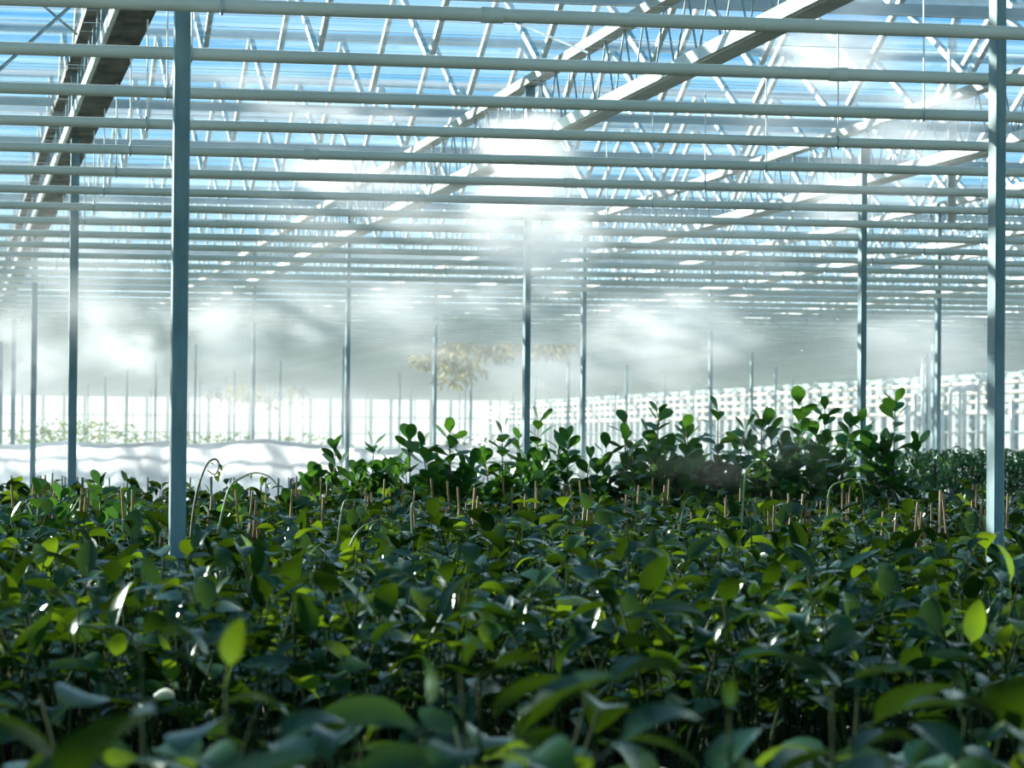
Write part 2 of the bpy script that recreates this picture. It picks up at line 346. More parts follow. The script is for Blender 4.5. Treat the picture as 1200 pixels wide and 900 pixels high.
# ------------------------------------------------------------------ leaves
def leaf_geo(kind='ovate', bend=.3, fold=.18, twist=0., stalk=.22, ns=7, wid=.29):
    "leaf of unit blade length along +y from the end of its stalk"
    v = [(-.012, 0, 0), (.012, 0, 0), (.012, stalk, stalk * .25), (-.012, stalk, stalk * .25)]; f = [(0, 1, 2, 3)]
    y0, z0 = stalk, stalk * .25
    for i in range(ns):
        t = i / (ns - 1)
        if kind == 'obovate': t = 1 - (1 - t) ** 1.6
        if kind == 'ovate': w = wid * (math.sin(math.pi * min(1, t ** .72 * .97 + .0)) ** .75 if 0 < t < 1 else .0)
        elif kind == 'obovate': w = wid * (math.sqrt(max(0, 1 - ((t - .58) / .42) ** 2)) if t > .58 else (.05 + .95 * math.sin(t / .58 * math.pi / 2) ** 1.5))
        else: w = wid * math.sin(math.pi * min(.98, t * .9 + .05))
        w = max(w, .012)
        a = -bend * t * 1.7; 
        yy = y0 + (math.sin(bend * 1.7 * t) / (bend * 1.7) if abs(bend) > 1e-3 else t); zz = z0 + .25 * t - (1 - math.cos(bend * 1.7 * t)) / (bend * 1.7 if abs(bend) > 1e-3 else 1)
        tw = twist * t
        for s in (-1, 0, 1):
            lx = s * w; lz = abs(s) * fold * w * 1.6
            v.append((lx * math.cos(tw) - lz * math.sin(tw), yy, zz + lx * math.sin(tw) + lz * math.cos(tw)))
    for i in range(ns - 1):
        for s in (0, 1): b = 4 + i * 3 + s; f.append((b, b + 1, b + 4, b + 3))
    m = MB(); m.add(v, f); return m
rl = random.Random(3)
OV = [leaf_geo('ovate', rl.uniform(.15, .75), rl.uniform(.05, .4), rl.uniform(-.5, .5), rl.uniform(.2, .4), 8, rl.uniform(.2, .28)) for _ in range(12)]
OVM = [g_.mesh('leaf', M['leaf'], True) for g_ in OV]
OVY = [g_.mesh('young_leaf', M['leaf_young'], True) for g_ in OV[:5]]
OB = [leaf_geo('obovate', rl.uniform(.05, .35), rl.uniform(-.02, .08), rl.uniform(-.3, .3), .06, 11, rl.uniform(.29, .35)) for _ in range(8)]
OBM = [g_.mesh('leaf', M['clusia'], True) for g_ in OB]
def basis(p, d, twist, L):
    d = Vector(d).normalized(); x = d.cross(Vector((0, 0, 1)))
    x = x.normalized() if x.length > 1e-3 else Vector((1, 0, 0))
    z = x.cross(d); c, s = math.cos(twist), math.sin(twist); x, z = x * c + z * s, z * c - x * s
    return Matrix(((x.x * L, d.x * L, z.x * L, p[0]), (x.y * L, d.y * L, z.y * L, p[1]), (x.z * L, d.z * L, z.z * L, p[2]), (0, 0, 0, 1)))

# ------------------------------------------------------------------ crop plants: archetypes
BT = .72                                                  # bench top
pot_m = MB().lathe([(.05, 0), (.068, .1), (.074, .1), (.074, .125), (.066, .125), (.064, .105), (.0, .105)], 10).mesh('pot', M['pot'])
def archetype(seed, big=0):
    r = random.Random(seed); stems = MB(); leaves = []
    for s in range(4):
        az = s * math.pi / 2 + r.uniform(-.5, .5); H = r.uniform(.42, .60) - .05 * big; lean = r.uniform(.05, .16)
        def P(t): return Vector((math.cos(az) * (.02 + lean * t ** 1.5), math.sin(az) * (.02 + lean * t ** 1.5), .1 + (H - .1) * t))
        stems.tube([P(t) for t in (0, .35, .7, 1)], [.0042, .0036, .003, .0022], 5)
        for i in range(4):
            t = (.55, .76, .92, 1.)[i] + r.uniform(-.06, 0); a = az + (i % 2 * 2 - 1) * r.uniform(.5, 1.5)
            el = r.uniform(-.35, .3) if i < 3 else r.choice((r.uniform(-.1, .5), r.uniform(-.1, .5), r.uniform(.6, 1.2) * (1 - .6 * big)))
            L = r.uniform(.095, .145) * (1 + .3 * big) * (1 if i < 3 else .85)
            leaves.append((basis(P(t), (math.cos(a) * math.cos(el), math.sin(a) * math.cos(el), math.sin(el)), r.uniform(-.45, .45), L), r.randrange(12), r.random() < (.25 if i == 3 else .12)))
    return stems, leaves
ARCH = [archetype(100 + i) for i in range(14)]
ARCH += [archetype(200 + i, 1) for i in range(10)]
ARCH_M = [a[0].mesh('stem', M['stem'], True) for a in ARCH]

spots = []; aside = []
rp2 = random.Random(11); sp = .235
for (ya, yb) in ((2.3, 5.0), (6.9, 10.9), (11.3, 22.0)):
    for iu in range(int((yb - ya) / sp)):
        for iv in range(-16, 50):
            x = iv * sp + rp2.uniform(-.06, .06) + (iu % 2) * sp / 2; y = ya + iu * sp + rp2.uniform(-.06, .06)
            q = px((x, y, BT + .5))
            if y < 5.2 and rp2.random() < .2: continue
            if q[2] < 2.6 or q[1] > 1250 or not -150 - 3200 / q[2] < q[0] < 1350 + 3200 / q[2]: continue
            inv = -130 - 250 / q[2] < q[0] < 1330 + 250 / q[2]
            (spots if inv else aside).append((q[2], x, y, q[0], iu, ya))
spots.sort()
rows = {}
for q in spots[:300]:
    if -10 < q[3] < 1210: rows.setdefault((q[5], q[4]), []).append(q)
rank = {}
for key, qs in rows.items():
    for j, q in enumerate(sorted(qs, key=lambda t: t[3])): rank[q] = f'{ORD[j]} from the left'
out = {}
for q in spots[:300]:
    if q not in rank: out.setdefault((q[5], q[4], q[3] < 600), []).append(q)
for key, qs in out.items():
    for j, q in enumerate(sorted(qs, key=lambda t: abs(t[3] - 600))): rank[q] = f'{ORD[j]} cut by the ' + ('left edge' if key[2] else 'right edge')
first = {b: min(k[1] for k in rows if k[0] == b) for b in {k[0] for k in rows}}
near, rest = spots[:300], [s for s in spots[300:] + aside if rp2.random() < .8]
for i, spot in enumerate(near):
    z, x, y, qx, iu, ya = spot
    a = rp2.randrange(14) if z > 5.6 else 14 + rp2.randrange(10); sc = rp2.uniform(.92, 1.12)
    t = empty('crop_plant', (x, y, BT), rp2.uniform(0, 6.28)); t.scale = (sc, sc, sc)
    blurred = z < 5.6
    row = ORD[iu - first.get(ya, 0)] if 0 <= iu - first.get(ya, 0) < 20 else 'last'
    where = rank[spot]
    tag(t, f'blurred crop plant, front bench, {row} row from camera, {where}' if blurred else f'crop plant, second bench, {row} row from front, {where}', 'plant', 'blurred crop plants on the front bench' if blurred else 'crop plants on the second bench')
    ob('pot', pot_m, t); ob('stem', ARCH_M[a], t)
    for m_, vi, yg in ARCH[a][1]: ob('leaf', OVY[vi % 5] if yg else OVM[vi], t, mat=m_)
# farther plants as one mass
def mass(name, items, mat, smooth=True):
    "items: list of (MB geometry, 4x4 numpy matrices); joined into one mesh with numpy"
    vs, fs, lt, off = [], [], [], 0
    for g_, mats in items:
        v = np.array(g_.v); n = len(v); quads = [f for f in g_.f]
        if not len(mats): continue
        A = np.array(mats); w = np.einsum('kij,nj->kni', A[:, :3, :3], v) + A[:, None, :3, 3]
        vs.append(w.reshape(-1, 3))
        for f in quads:
            fa = np.array(f)[None, :] + (np.arange(len(A)) * n)[:, None] + off
            fs.append((len(f), fa))
        off += n * len(A)
    V = np.concatenate(vs); m = bpy.data.meshes.new(name); m.vertices.add(len(V)); m.vertices.foreach_set('co', V.ravel())
    nl = sum(a.size for _, a in fs); m.loops.add(nl); m.loops.foreach_set('vertex_index', np.concatenate([a.ravel() for _, a in fs]))
    sizes = np.concatenate([np.full(len(a), k) for k, a in fs]); m.polygons.add(len(sizes)); m.polygons.foreach_set('loop_start', np.concatenate(([0], np.cumsum(sizes)[:-1])))
    m.update(calc_edges=True); m.materials.append(mat); m.validate()
    if smooth: m.polygons.foreach_set('use_smooth', [True] * len(m.polygons))
    return m
LOW = [leaf_geo('ovate', rl.uniform(.15, .7), rl.uniform(.05, .35), rl.uniform(-.4, .4), .25, 5, .3) for _ in range(6)]
lm = [[] for _ in LOW]; ym = [[] for _ in LOW]; stm = [[] for _ in ARCH]; potm = []
for z, x, y, qx, iu, ya in rest:
    a = rp2.randrange(14); sc = rp2.uniform(.85, 1.12); B = Matrix.Translation((x, y, BT)) @ Matrix.Rotation(rp2.uniform(0, 6.28), 4, 'Z') @ Matrix.Diagonal((sc, sc, sc, 1))
    for m_, vi, yg in ARCH[a][1]: (ym if yg else lm)[vi % 6].append(np.array(B @ m_))
    stm[a].append(np.array(B)); potm.append(np.array(B))
mt = empty('crop_foliage', (0, 0, 0)); tag(mt, 'farther mass of green crop leaves reaching back to the tall shrubs', 'crop', kind='stuff')
ob('leaves', mass('leaves', list(zip(LOW, lm)), M['leaf']), mt)['kind'] = 'stuff'
ob('young_leaves', mass('young_leaves', list(zip(LOW, ym)), M['leaf_young']), mt)['kind'] = 'stuff'
ob('stems', mass('stems', [(ARCH[i][0], stm[i]) for i in range(14)], M['stem']), mt)['kind'] = 'stuff'
potg = MB().lathe([(.05, 0), (.068, .1), (.074, .125), (.0, .105)], 7)
ob('pots', mass('pots', [(potg, potm)], M['pot']), mt)['kind'] = 'stuff'

# ------------------------------------------------------------------ benches
def bench(x0, x1, y0, y1, label, top=BT, edge='bench_green'):
    t = empty('growing_bench', (0, 0, 0)); tag(t, label, 'bench')
    ob('bench_top', MB().box(x0, x1, y0, y1, top - .04, top).mesh('bench_top', M['bench']), t)
    ob('front_edge', MB().box(x0, x1, y0 - .03, y0, top - .06, top + .035).mesh('front_edge', M[edge]), t)
    ob('back_edge', MB().box(x0, x1, y1, y1 + .03, top - .06, top + .035).mesh('back_edge', M[edge]), t)
    for i in range(int((x1 - x0) / 2) + 1):
        for yy in (y0 + .15, y1 - .15): ob('leg', MB().box(x0 + .1 + i * 2 - .02, x0 + .1 + i * 2 + .02, yy - .02, yy + .02, 0, top - .04).mesh('leg', M['bench']), t)
bench(-2.6, 5.2, 2.0, 5.15, 'front growing bench hidden under the blurred plants')
bench(-3.2, 7.5, 6.75, 10.95, 'growing bench under the sharp crop rows')
bench(-3.6, 9.5, 11.2, 22.2, 'long growing bench under the far crop and the tall shrubs')
bench(5.6, 13.0, 22.7, 25.4, 'green-edged bench under the dark hedge at the right', 1.1)

# ------------------------------------------------------------------ bamboo stakes among the crop
st_m = [MB().tube([(0, 0, 0), (random.uniform(-.02, .02), random.uniform(-.02, .02), h)], [.0065, .0055], 6).mesh('bamboo_stake', M['bamboo']) for h in (.52, .56, .6, .64, .5)]
rs = random.Random(5)
for i in range(84):
    z = rs.uniform(13.5, 19.5); x = rs.uniform(20, 1190)
    if x < 330 and rs.random() < .5: continue
    p = at(x, 640, z)
    for q in range(rs.choice((1, 1, 2, 2, 3))):
        o = ob('bamboo_stake', st_m[rs.randrange(5)], None, (p.x + rs.uniform(-.03, .03), p.y + rs.uniform(-.04, .04), BT + .1)); o.rotation_euler = (rs.uniform(-.08, .08), rs.uniform(-.08, .08), 0)
        tag(o, 'short brown bamboo stake standing up among the crop leaves', 'stake', 'bamboo stakes in the crop')
for c in range(7):
    x, y, z = ((1080, 640, 12.3), (945, 640, 14), (560, 640, 15), (300, 640, 13.5), (100, 640, 14), (690, 640, 13.5), (1155, 640, 13))[c]; p = at(x, y, z)
    for q in range(6):
        a = q * 1.05; o = ob('bamboo_stake', st_m[q % 5], None, (p.x + .07 * math.cos(a), p.y + .07 * math.sin(a), BT + .1)); o.rotation_euler = (.11 * math.sin(a), -.11 * math.cos(a), 0)
        tag(o, 'brown bamboo stake leaning together with others in a tight cone', 'stake', 'bamboo stakes in the crop')
sk = MB().tube([(0, 0, 0), (0, 0, .66)], .006, 5).mesh('plant_stick', M['stick'])
for i in range(44):
    z = rs.uniform(22.9, 24.6); p = at(rs.uniform(4, 385), 600, z)
    o = ob('plant_stick', sk, None, (p.x, p.y, BT)); o.rotation_euler = (rs.uniform(-.05, .05), rs.uniform(-.05, .05), 0)
    tag(o, 'thin dark plant stick standing upright before the white covers', 'stick', 'thin plant sticks at the left')
bench(-2.2, 3.2, 22.7, 25.4, 'bench carrying thin sticks before the white covers')

# ------------------------------------------------------------------ tall broad-leaved shrubs
def shrub(base, spikes, label, seed, scale=1., name='broadleaf_shrub', low=10, group='tall broad-leaved shrubs'):
    "spikes: list of (dx, dy, height); leaves in opposite pairs along each stem"
    r = random.Random(seed); t = empty(name, base); tag(t, label, 'shrub', group)
    ob('pot', pot_m, t, mat=Matrix.Diagonal((1.3, 1.3, 1.5, 1)))
    sm = MB(); allsp = list(spikes)
    for k in range(low): allsp.append((r.uniform(-.2, .2), r.uniform(-.14, .14), r.uniform(.5, .8) * (spikes[0][2])))
    for dx, dy, H in allsp:
        def P(t): return Vector((dx * (t ** .8), dy * (t ** .8), .12 + (H - .12) * t))
        sm.tube([P(q) for q in (0, .4, .8, 1)], [.009, .008, .005, .003], 5)
        n = max(3, int((H * .62) / (.056 * scale))); az = r.uniform(0, 3.14)
        for i in range(n):
            tt = 1 - (n - 1 - i) * .62 / n
            for s in (0, 1):
                if i < n - 1 and r.random() < .1: continue
                a = az + s * math.pi + r.uniform(-.3, .3); el = (.95 if i == n - 1 else .5 if i > n - 4 else .15) + r.uniform(-.25, .3)
                L = scale * r.uniform(.112, .155) * (.9 if i == n - 1 else 1)
                ob('leaf', OBM[r.randrange(8)], t, mat=basis(P(tt), (math.cos(a) * math.cos(el), math.sin(a) * math.cos(el), math.sin(el)), r.uniform(-.5, .5), L))
            az += 1.57
    ob('stem', sm.mesh('stem', M['brown_stem'], True), t)
    return t
tops = [(393, 520, 20.0), (436, 513, 20.6), (480, 508, 20.2), (526, 498, 19.8), (590, 500, 20.4), (628, 487, 21.2), (668, 508, 20.8), (735, 480, 20.5), (775, 476, 20.0), (805, 505, 20.8), (842, 474, 20.2), (893, 486, 20.8), (938, 466, 20.3), (967, 472, 21.3), (1003, 512, 21.8), (1043, 464, 20.8)]
SH = ['round shrub at the left end of the row beside the white cover', 'leafy shrub with one long leaf, second from the left end', 'shrub with a rising pair of leaves, third from the left end', 'tall shrub spike left of the dim bush', 'shrub with a forked top just left of the centre post', 'shrub half hidden behind the centre post', 'low pale shrub just right of the centre post',
      'shrub with dark drooping top at the gap right of the centre post', 'bushy tall shrub with many crowded leaves right of the gap', 'lower shrub between two tall ones', 'shrub topped by one big round leaf', 'narrow shrub between the round leaf and the tallest pair', 'tallest dark shrub left of the rusty post', 'tall shrub touching the left side of the rusty post', 'low shrub in front of the rusty post', 'shrub with a lone pale leaf high right of the rusty post']
for i, (x, y, z) in enumerate(tops):
    top = at(x, y, z); H = top.z - BT - .06; r = random.Random(i * 7 + 1)
    base = (top.x + r.uniform(-.03, .03), top.y, BT)
    sps = [(r.uniform(-.03, .03), 0, H), (r.uniform(-.2, -.1), .05, H * r.uniform(.78, .9)), (r.uniform(.1, .2), -.04, H * r.uniform(.76, .9))]
    shrub(base, sps, SH[i], 50 + i, 1.0)
for i, (x, y, z, lab) in enumerate(((45, 566, 13.5, 'small upright young plant at the far left'), (118, 561, 14.5, 'young plant with two round leaves left of the widest post'), (150, 580, 14.0, 'low young plant just left of the widest post'), (70, 575, 14.2, 'low young plant in front of the second dark post'), (280, 575, 15., 'low young plant right of the widest post'), (335, 580, 15.5, 'pale young plant in front of the white cover'))):
    top = at(x, y, z); H = top.z - BT - .05
    shrub((top.x, top.y, BT), [(0, 0, H), (-.12, .03, H * .85), (.1, 0, H * .82)], lab, 90 + i, .72, 'young_plant', 2, 'young round-leaved plants at the left')

# ------------------------------------------------------------------ dark hedge at the right
def leaflet(seed):
    return leaf_geo('lance', random.Random(seed).uniform(.3, .8), .15, 0, .15, 5, .17)
LF = [leaflet(i) for i in range(4)]
def bushy(name, base, H, rad, n, label, group, mat, L=(.07, .11), droop=True, seed=0, zlo=.35, stake=True, cat='shrub'):
    r = random.Random(seed); t = empty(name, base); tag(t, label, cat, group); ms = [[] for _ in LF]
    for k in range(n):
        a = r.uniform(0, 6.28); q = math.sqrt(r.random()); hz = H * (zlo + (1 - zlo) * r.random()); rr = rad * q * (1 - .35 * abs((hz / H - (1 + zlo) / 2) * 2) ** 3)
        el = r.uniform(-1.1, .1) if droop else r.uniform(-.3, .9); aa = a + r.uniform(-.8, .8)
        ms[k % 4].append(np.array(basis((rr * math.cos(a), rr * math.sin(a), hz), (math.cos(aa) * math.cos(el), math.sin(aa) * math.cos(el), math.sin(el)), r.uniform(-.6, .6), r.uniform(*L))))
    ob('foliage', mass('foliage', list(zip(LF, ms)), mat), t)['kind'] = 'stuff'
    ob('stem', MB().tube([(0, 0, 0), (.01, .0, H * .8)], [.012, .006], 6).mesh('stem', M['brown_stem']), t)
    if stake:
        for s in (-1, 1): ob('stake', MB().tube([(.03 * s, .02, 0), (.02 * s, .01, H * .75)], .006, 5).mesh('stake', M['bamboo']), t)
    return t
for i in range(9):
    x = 1046 + i * 24 ; p = at(x, 600, 24.2 + .5 * (i % 2)); top = at(x, 527 + 3 * math.sin(i * 2.1), 24.3)
    bushy('hedge_shrub', (p.x, p.y, 1.1), top.z - 1.1, .27, 330, f'dark fine-leaved shrub, {ORD[i]} from the left in the clipped hedge', 'clipped hedge at the right', M['hedge'], (.055, .095), True, 300 + i, .40)
# dim bush in the mist and pale bushes far behind the covers
p = at(565, 590, 28); bushy('dim_bush', (p.x, p.y, 0), at(565, 512, 28).z, .34, 500, 'dim grey-green bush deep in the mist left of the centre post', None, M['hedge'], (.05, .09), False, 401, .5, False)
p = at(640, 590, 30); bushy('dim_bush', (p.x, p.y, 0), at(640, 545, 30).z, .5, 400, 'low dim bush in the mist behind the centre post', None, M['hedge'], (.05, .09), False, 402, .5, False)
p = at(720, 590, 30); bushy('dim_bush', (p.x, p.y, 0), at(720, 545, 30).z, .5, 400, 'low dim bush in the misty gap between shrub groups', None, M['hedge'], (.05, .09), False, 403, .5, False)
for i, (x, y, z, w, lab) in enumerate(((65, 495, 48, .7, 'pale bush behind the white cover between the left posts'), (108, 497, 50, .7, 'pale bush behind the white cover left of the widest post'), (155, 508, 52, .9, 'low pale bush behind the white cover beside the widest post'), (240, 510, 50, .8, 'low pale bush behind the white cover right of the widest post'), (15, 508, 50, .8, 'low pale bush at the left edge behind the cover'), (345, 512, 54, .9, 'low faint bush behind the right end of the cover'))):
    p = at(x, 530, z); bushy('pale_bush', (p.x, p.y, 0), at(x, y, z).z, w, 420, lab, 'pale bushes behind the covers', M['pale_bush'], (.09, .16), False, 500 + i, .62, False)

M['dry_leaf'] = leaf_mat('dry_leaf', (.26, .24, .12), (.44, .38, .18), (.55, .48, .2), .4, .6, 3)
rh = random.Random(77)
for i, (x, y, z) in enumerate(((505, 420, 52), (522, 405, 50), (540, 398, 48), (552, 425, 52), (575, 408, 50), (598, 400, 48), (640, 408, 50), (655, 402, 48), (530, 440, 58), (262, 462, 78), (285, 455, 76), (300, 460, 80), (318, 466, 80), (340, 460, 82))):
    p = at(x, y + 14, z); h = at(x, y - 8, z).z - p.z; p.y = PY0 + round((p.y - PY0) / PD) * PD
    t = bushy('hanging_plant', p, h, .3 * z / 50, 110, f'hazy yellowish hanging plant under the far pipes, {ORD[i if i < 9 else i - 9]} from the left' + (' beside the centre post' if i < 9 else ' above the white cover'), 'hanging plants in the haze', M['dry_leaf'], (.10, .2), True, 700 + i, .1, False, 'plant')
    ob('hanger', MB().tube([(0, 0, h * .5), (0, 0, max(h + .05, HP - p.z))], .008, 5).mesh('hanger', M['rod']), t)
# ------------------------------------------------------------------ white fleece covers over benches
def cover(x0, x1, y, dep, top, label, seed):
    r = random.Random(seed); nx = int((x1 - x0) / .06); ph = [r.uniform(0, 6.28) for _ in range(5)]; v = []; f = []
    prof = [(dep * .98, -.02), (dep * .5, .0), (.02, -.006), (.0, -.02), (-.01, -.2), (-.015, -.5), (-.02, -.95), (-.02, -top + .03)]
    for i in range(nx + 1):
        x = x0 + (x1 - x0) * i / nx; sag = .045 * abs(math.sin(x * 1.35 + ph[0])) + .015 * math.sin(x * 4 + ph[1])
        for j, (dy, dz) in enumerate(prof):
            fold = .07 * math.sin(x * 7 + ph[2] + math.sin(x * 2.3)) + .05 * math.sin(x * 17 + ph[3] + math.sin(x * 3.1)) + .018 * math.sin(x * 41 + ph[4])
            k = min(1, max(0, .25 - dz * 2.2)); v.append((x, y + dy + (fold * k if j > 1 else 0), top - sag * (1 if dz > -.9 else 0) + dz))
    n = len(prof)
    for i in range(nx):
        for j in range(n - 1): f.append((i * n + j, (i + 1) * n + j, (i + 1) * n + j + 1, i * n + j + 1))
    m = MB(); m.add(v, f); o = ob('fleece_cover', m.mesh('fleece_cover', M['sheet'], True)); return tag(o, label, 'cover', 'white fleece covers')
CY = 34.5; zt = HC - .05
cover(-.6, 1.42, CY, .08, zt, 'white fleece cover at the left edge of the picture', 1)
cover(1.40, 2.55, CY + .04, .08, zt + .01, 'white fleece cover between the two left dark posts and widest post', 2)
cover(2.5, 4.6, CY - .1, .08, zt + .02, 'white pleated fleece cover right of the widest post', 3)
cover(4.55, 6.6, CY, .08, zt - .02, 'white fleece cover behind the left group of shrubs', 4)
cover(9.2, 11.2, CY, .08, zt - .05, 'bluish white cover behind the tallest shrubs', 5)
cover(11.15, 14.6, CY + .05, .08, zt - .03, 'bluish white cover above the dark hedge', 6)
cover(6.0, 13.5, 28.2, .5, 1.25, 'low bright white cover seen between the hedge stems', 7)

# ------------------------------------------------------------------ curling vine shoots above the canopy
def vine(pts, z, label, mat='stem', r=.004, leaves=5, young=True, seed=0, curl=True):
    rr = random.Random(seed); P = [at(x, y, z + .02 * i) for i, (x, y) in enumerate(pts)]; b = P[0]
    # smooth the path
    Q = []
    for i in range(len(P) - 1):
        p0, p1, p2, p3 = P[max(i - 1, 0)], P[i], P[i + 1], P[min(i + 2, len(P) - 1)]
        for k in range(5):
            t = k / 5; Q.append(.5 * ((2 * p1) + (p2 - p0) * t + (2 * p0 - 5 * p1 + 4 * p2 - p3) * t * t + (3 * p1 - p0 - 3 * p2 + p3) * t ** 3) - b)
    Q.append(P[-1] - b)
    t = empty('vine_shoot', b); tag(t, label, 'vine', 'curling vine shoots')
    ob('stem', MB().tube(Q, [r * (1 - .55 * i / len(Q)) for i in range(len(Q))], 6).mesh('stem', M[mat], True), t)
    for i in range(leaves):
        q = Q[int(len(Q) * (.45 + .54 * i / max(1, leaves)))]; a = rr.uniform(0, 6.28); el = rr.uniform(-1.3, -.2)
        ob('leaf', (OVY if young else OVM)[rr.randrange(5)], t, mat=basis(q, (math.cos(a) * math.cos(el), math.sin(a) * math.cos(el), math.sin(el)), 0, rr.uniform(.02, .045)))
vine([(222, 650), (226, 606), (232, 572), (242, 545), (252, 538), (257, 545), (252, 556), (243, 551)], 11.8, 'dark hooked vine tip rising beside the widest post', 'brown_stem', .0055, 5, seed=1)
vine([(255, 625), (268, 574), (283, 560), (300, 554), (316, 559), (326, 570)], 12.2, 'arching pale vine in front of the white cover', 'vine', .005, 5, seed=2)
vine([(868, 640), (872, 570), (876, 550), (888, 540), (899, 546), (904, 562)], 13, 'pale vine loop in front of the dark shrubs', 'vine', .0045, 5, seed=3)
vine([(966, 620), (972, 575), (985, 565), (1000, 561), (1010, 572), (1012, 590)], 13, 'arching vine left of the rusty post', 'vine', .0045, 5, seed=4)
vine([(395, 640), (402, 592), (412, 586), (424, 590), (431, 602)], 12, 'short pale vine arch below the left shrubs', 'vine', .0045, 4, seed=5)
vine([(484, 640), (482, 596), (487, 588), (492, 592), (491, 604)], 12, 'tight vine loop below the left shrubs', 'vine', .004, 4, seed=6)
vine([(410, 640), (420, 622), (435, 612), (450, 609), (468, 612)], 11.5, 'low vine stretched sideways over the crop below the left shrubs', 'vine', .0045, 3, seed=7)
vine([(84, 600), (98, 578), (116, 572), (134, 571), (140, 575)], 13, 'thin vine arching between the left posts', 'vine', .004, 3, seed=8)
vine([(790, 660), (800, 600), (806, 585), (814, 582), (818, 590)], 13, 'small hooked vine in the middle of the dark shrubs', 'vine', .004, 4, seed=9)

# ------------------------------------------------------------------ single leaves that stand out in the crop
def shoot(items, label, stem_to=.45, mat=None, group=None):
    "items: (x, y, z, length px, image angle deg (0 = right, 90 = up), toward-camera lean, twist, young)"
    x, y, z = items[0][:3]; b = at(x, y, z); base = Vector((b.x, b.y, max(BT + .1, b.z - stem_to)))
    t = empty('leafy_shoot', base); tag(t, label, 'plant', 'single leafy shoots standing out of the crop')
    for (x, y, z, Lp, ang, lean, tw, yg) in items:
        p = at(x, y, z) - base; a = math.radians(ang); d = RT * math.cos(a) + UP * math.sin(a) - fw * lean
        L = Lp * z / F_PX / 1.15
        vi = abs(int(x * 7 + y)) % 5
        ob('leaf', (OVY[vi] if yg else OVM[vi]), t, mat=basis(p, d, tw, L))
        ob('stem', MB().tube([Vector((0, 0, 0)), p * .5 + Vector((.01, .01, 0)), p], [.005, .004, .0025], 5).mesh('stem', M['stem'], True), t)
shoot([(288, 690, 8.6, 62, 74, .3, .9, False), (292, 690, 8.6, 64, 95, -.2, -.9, True)], 'big cupped upright leaf pair right of the widest post foot')
shoot([(752, 682, 8.6, 60, 82, .2, 1.1, False)], 'upright oval leaf with a bright rim right of the centre')
shoot([(612, 622, 10.5, 50, 15, .4, .2, True), (640, 625, 10.5, 45, 150, .5, -.3, False)], 'large drooping leaf in front of the centre post foot')
shoot([(880, 608, 10.8, 36, 25, .1, .3, False)], 'dark leaf silhouette before the dark shrubs')
shoot([(497, 850, 4.2, 85, 88, .1, 1.2, True)], 'blurred yellow-green upright leaf near the bottom centre')
shoot([(165, 752, 4.3, 95, 4, .4, .2, False)], 'blurred pale horizontal leaf at lower left')
shoot([(560, 790, 4.2, 75, 10, .35, .5, False), (540, 790, 4.2, 45, 60, .1, .6, False)], 'blurred pale leaf pair at lower centre')
shoot([(1185, 700, 8.2, 60, 110, .1, .8, True)], 'tall stem with a pale green leaf at the right edge')
shoot([(1135, 770, 6.8, 62, 80, .1, 1.1, True)], 'backlit oval leaf low beside the right edge')
shoot([(975, 805, 4.0, 90, 8, .3, .1, False)], 'blurred flat leaf at lower right')
shoot([(265, 800, 4.1, 70, 75, .0, 1.1, True)], 'blurred yellow-green leaf left of the bottom centre')
shoot([(855, 840, 3.9, 40, 85, 0, 1.2, False)], 'small blurred pale upright leaf at lower right')
shoot([(735, 610, 11, 40, 170, .2, .2, False), (500, 640, 10, 48, 250, .2, .3, False)], 'hanging dark leaf pair below the centre shrubs')

# ------------------------------------------------------------------ riser pipes far right
for i, (x, y0, y1) in enumerate(((1113, 530, 456), (1124, 530, 455), (1130, 530, 452), (1146, 530, 444), (1082, 530, 420), (1088, 530, 405), (1062, 530, 470), (1072, 530, 462), (1186, 530, 470), (1104, 530, 480))):
    p = at(x, y0, 52); q = at(x, y1, 52); h = q.z - p.z
    zb = -p.z
    pts = [(0, 0, zb), (0, 0, h - .1), (.03, 0, h - .03), (.1, 0, h), (.3, 0, h)] if i < 4 else [(0, 0, zb), (0, 0, h * .5), (0, 0, h)]
    o = ob('riser_pipe', MB().tube(pts, .04, 8).mesh('riser_pipe', M['alu'], True), None, p)
    tag(o, f'far upright riser pipe behind the hedge, {ORD[i]} of the cluster', 'pipe', 'riser pipes behind the hedge')

M['cream'] = noise_mat('cream_pipe', (.6, .52, .40), (.8, .74, .62), .5, 0, 1.5, 3, (1, .3, 1))
for i, h in enumerate((1.22, 1.02, .84, .62)):
    o = ob('wall_pipe', MB().tube([(20.7, 24, HC + h), (20.7, Y1 - .5, HC + h)], .045, 8).mesh('wall_pipe', M['cream'], True))
    tag(o, f'cream pipe running along the far side wall, {ORD[i]} from the top', 'pipe', 'cream pipes along the side wall')
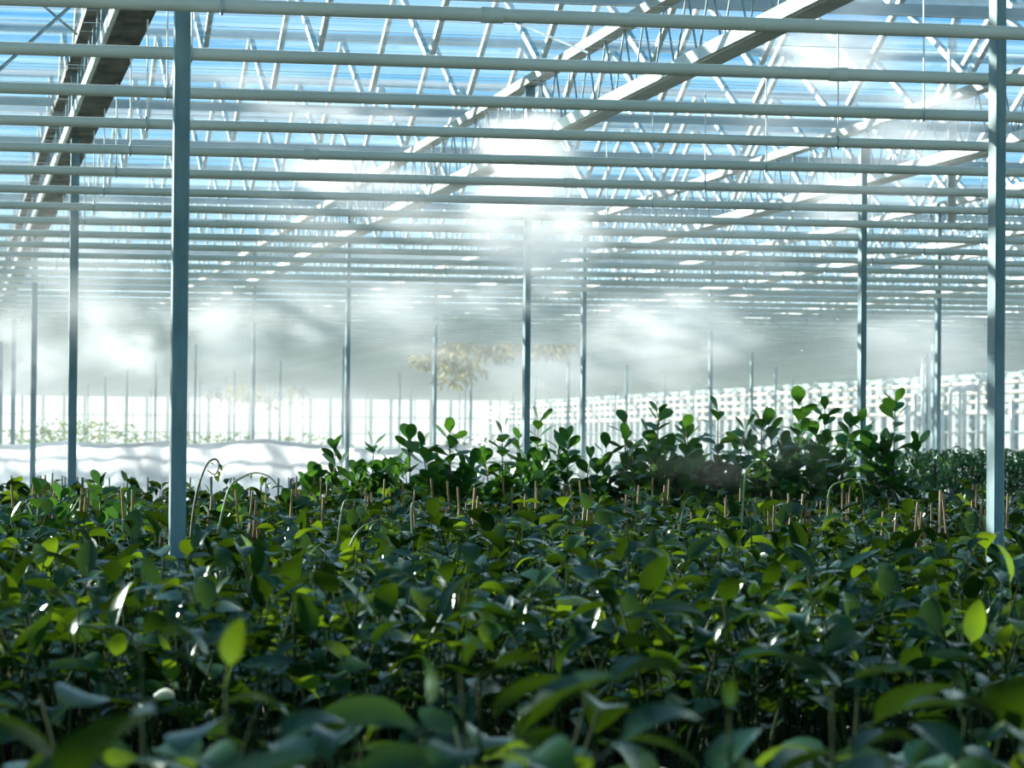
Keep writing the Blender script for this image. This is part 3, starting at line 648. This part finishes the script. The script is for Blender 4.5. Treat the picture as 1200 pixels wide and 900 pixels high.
# ------------------------------------------------------------------ haze and mist
hz, n_, l_, out_ = new_mat('thin_haze'); v_ = n_.new('ShaderNodeVolumeScatter'); v_.inputs['Color'].default_value = (.96, .99, 1, 1); v_.inputs['Density'].default_value = .0045; v_.inputs['Anisotropy'].default_value = .5
l_.new(v_.outputs[0], out_.inputs['Volume'])
hb = ob('thin_haze', MB().box(X0 + .3, X1 - .3, 25.6, Y1 - .3, .02, HG + .12).mesh('thin_haze', hz)); tag(hb, 'thin bright haze filling the back of the glasshouse', 'haze', kind='stuff')
ico = None
def sphere():
    v, f = [], []; n, m = 16, 10
    for i in range(1, m):
        for k in range(n): a = math.pi * i / m; b = 2 * math.pi * k / n; v.append((math.sin(a) * math.cos(b), math.sin(a) * math.sin(b), math.cos(a)))
    v += [(0, 0, 1), (0, 0, -1)]
    for i in range(m - 2):
        for k in range(n): f.append((i * n + k, (i + 1) * n + k, (i + 1) * n + (k + 1) % n, i * n + (k + 1) % n))
    for k in range(n): f.append((len(v) - 2, k, (k + 1) % n)); f.append((len(v) - 1, (m - 2) * n + (k + 1) % n, (m - 2) * n + k))
    b = MB(); b.add(v, f); return b
SPH = sphere()
puffs = [  # x, y, depth, rx px, ry px, depth radius m, density, label
    (620, 285, 20.1, 125, 105, .75, 5.5, 'brightest white mist burst around the centre post'),
    (622, 185, 20.3, 85, 85, .6, 5.5, 'column of mist rising over the centre post between the pipes'),
    (300, 385, 25, 140, 85, 1.2, 1.2, 'billowing mist cloud right of the widest post'),
    (410, 215, 21, 130, 50, .9, 2.4, 'flat mist drift under the roof left of the centre post'),
    (390, 130, 20, 130, 45, .8, 1.9, 'faint mist wisp high under the roof left of centre'),
    (150, 400, 27, 90, 80, 1.2, .8, 'mist cloud between the second dark post and the widest post'),
    (115, 300, 26, 110, 90, 1.2, .8, 'mist drift around the top of the second dark post'),
    (980, 55, 17.5, 120, 75, .7, 4.5, 'mist burst at the top right under the roof'),
    (1085, 148, 20, 110, 60, .8, 4.0, 'mist puff left of the right post high under the pipes'),
    (1010, 230, 24, 100, 70, 1.2, 1.2, 'mist drift around the rusty post top'),
    (790, 385, 25, 150, 65, 1.2, 2.2, 'wide mist cloud right of the centre post'),
    (500, 350, 30, 170, 80, 2.0, .7, 'soft mist bank left of the centre post'),
    (30, 420, 30, 90, 80, 1.5, .6, 'mist bank at the left edge'),
    (580, 540, 22.6, 70, 60, .7, 1.6, 'low fog in front of the dim bush'),
    (735, 540, 24.5, 100, 60, .8, .9, 'low fog in the gap between the two shrub groups'),
    (860, 555, 19.2, 250, 80, .45, .13, 'low fog veil in front of the dark shrubs'),
    (470, 240, 17.6, 230, 110, .9, .42, 'thin veil of mist over the pipes left of the centre post'),
    (700, 260, 17.8, 200, 110, .9, .42, 'thin veil of mist over the pipes right of the centre post'),
    (280, 130, 18.5, 160, 90, .8, .40, 'thin high veil of mist right of the widest post'),
    (980, 180, 17.6, 220, 130, .9, .45, 'thin veil of mist left of the right post'),
    (90, 330, 19.5, 160, 110, 1.0, .5, 'thin veil of mist over the left posts'),
    (430, 330, 19.5, 220, 80, 1.0, .42, 'thin veil of mist above the left shrubs'),
    (330, 470, 28, 220, 60, 1.5, .3, 'low pale veil above the white covers'),
    (860, 320, 20, 200, 80, 1.0, .35, 'thin veil of mist above the dark shrubs'),
    (540, 418, 32, 170, 50, 1.2, .32, 'pale haze in front of the hanging plants'),
    (690, 430, 34, 200, 90, 3, .35, 'broad pale mist under the far pipes right of the centre'),
    (1080, 400, 36, 200, 90, 3, .3, 'broad pale mist under the far pipes at the right'),
]
sm_ = {}
for x, y, z, rx, ry, rd, den, lab in puffs:
    den *= 1.5
    key = round(den, 3)
    if key not in sm_: sm_[key] = SPH.mesh('mist_cloud', mist_mat('mist_%d' % len(sm_), den))
    o = ob('mist_cloud', sm_[key], None, at(x, y, z)); o.scale = (rx * z / F_PX, rd, ry * z / F_PX); o.rotation_euler = (0, 0, -YAW)
    tag(o, lab, 'mist', 'clouds of mist', 'stuff')
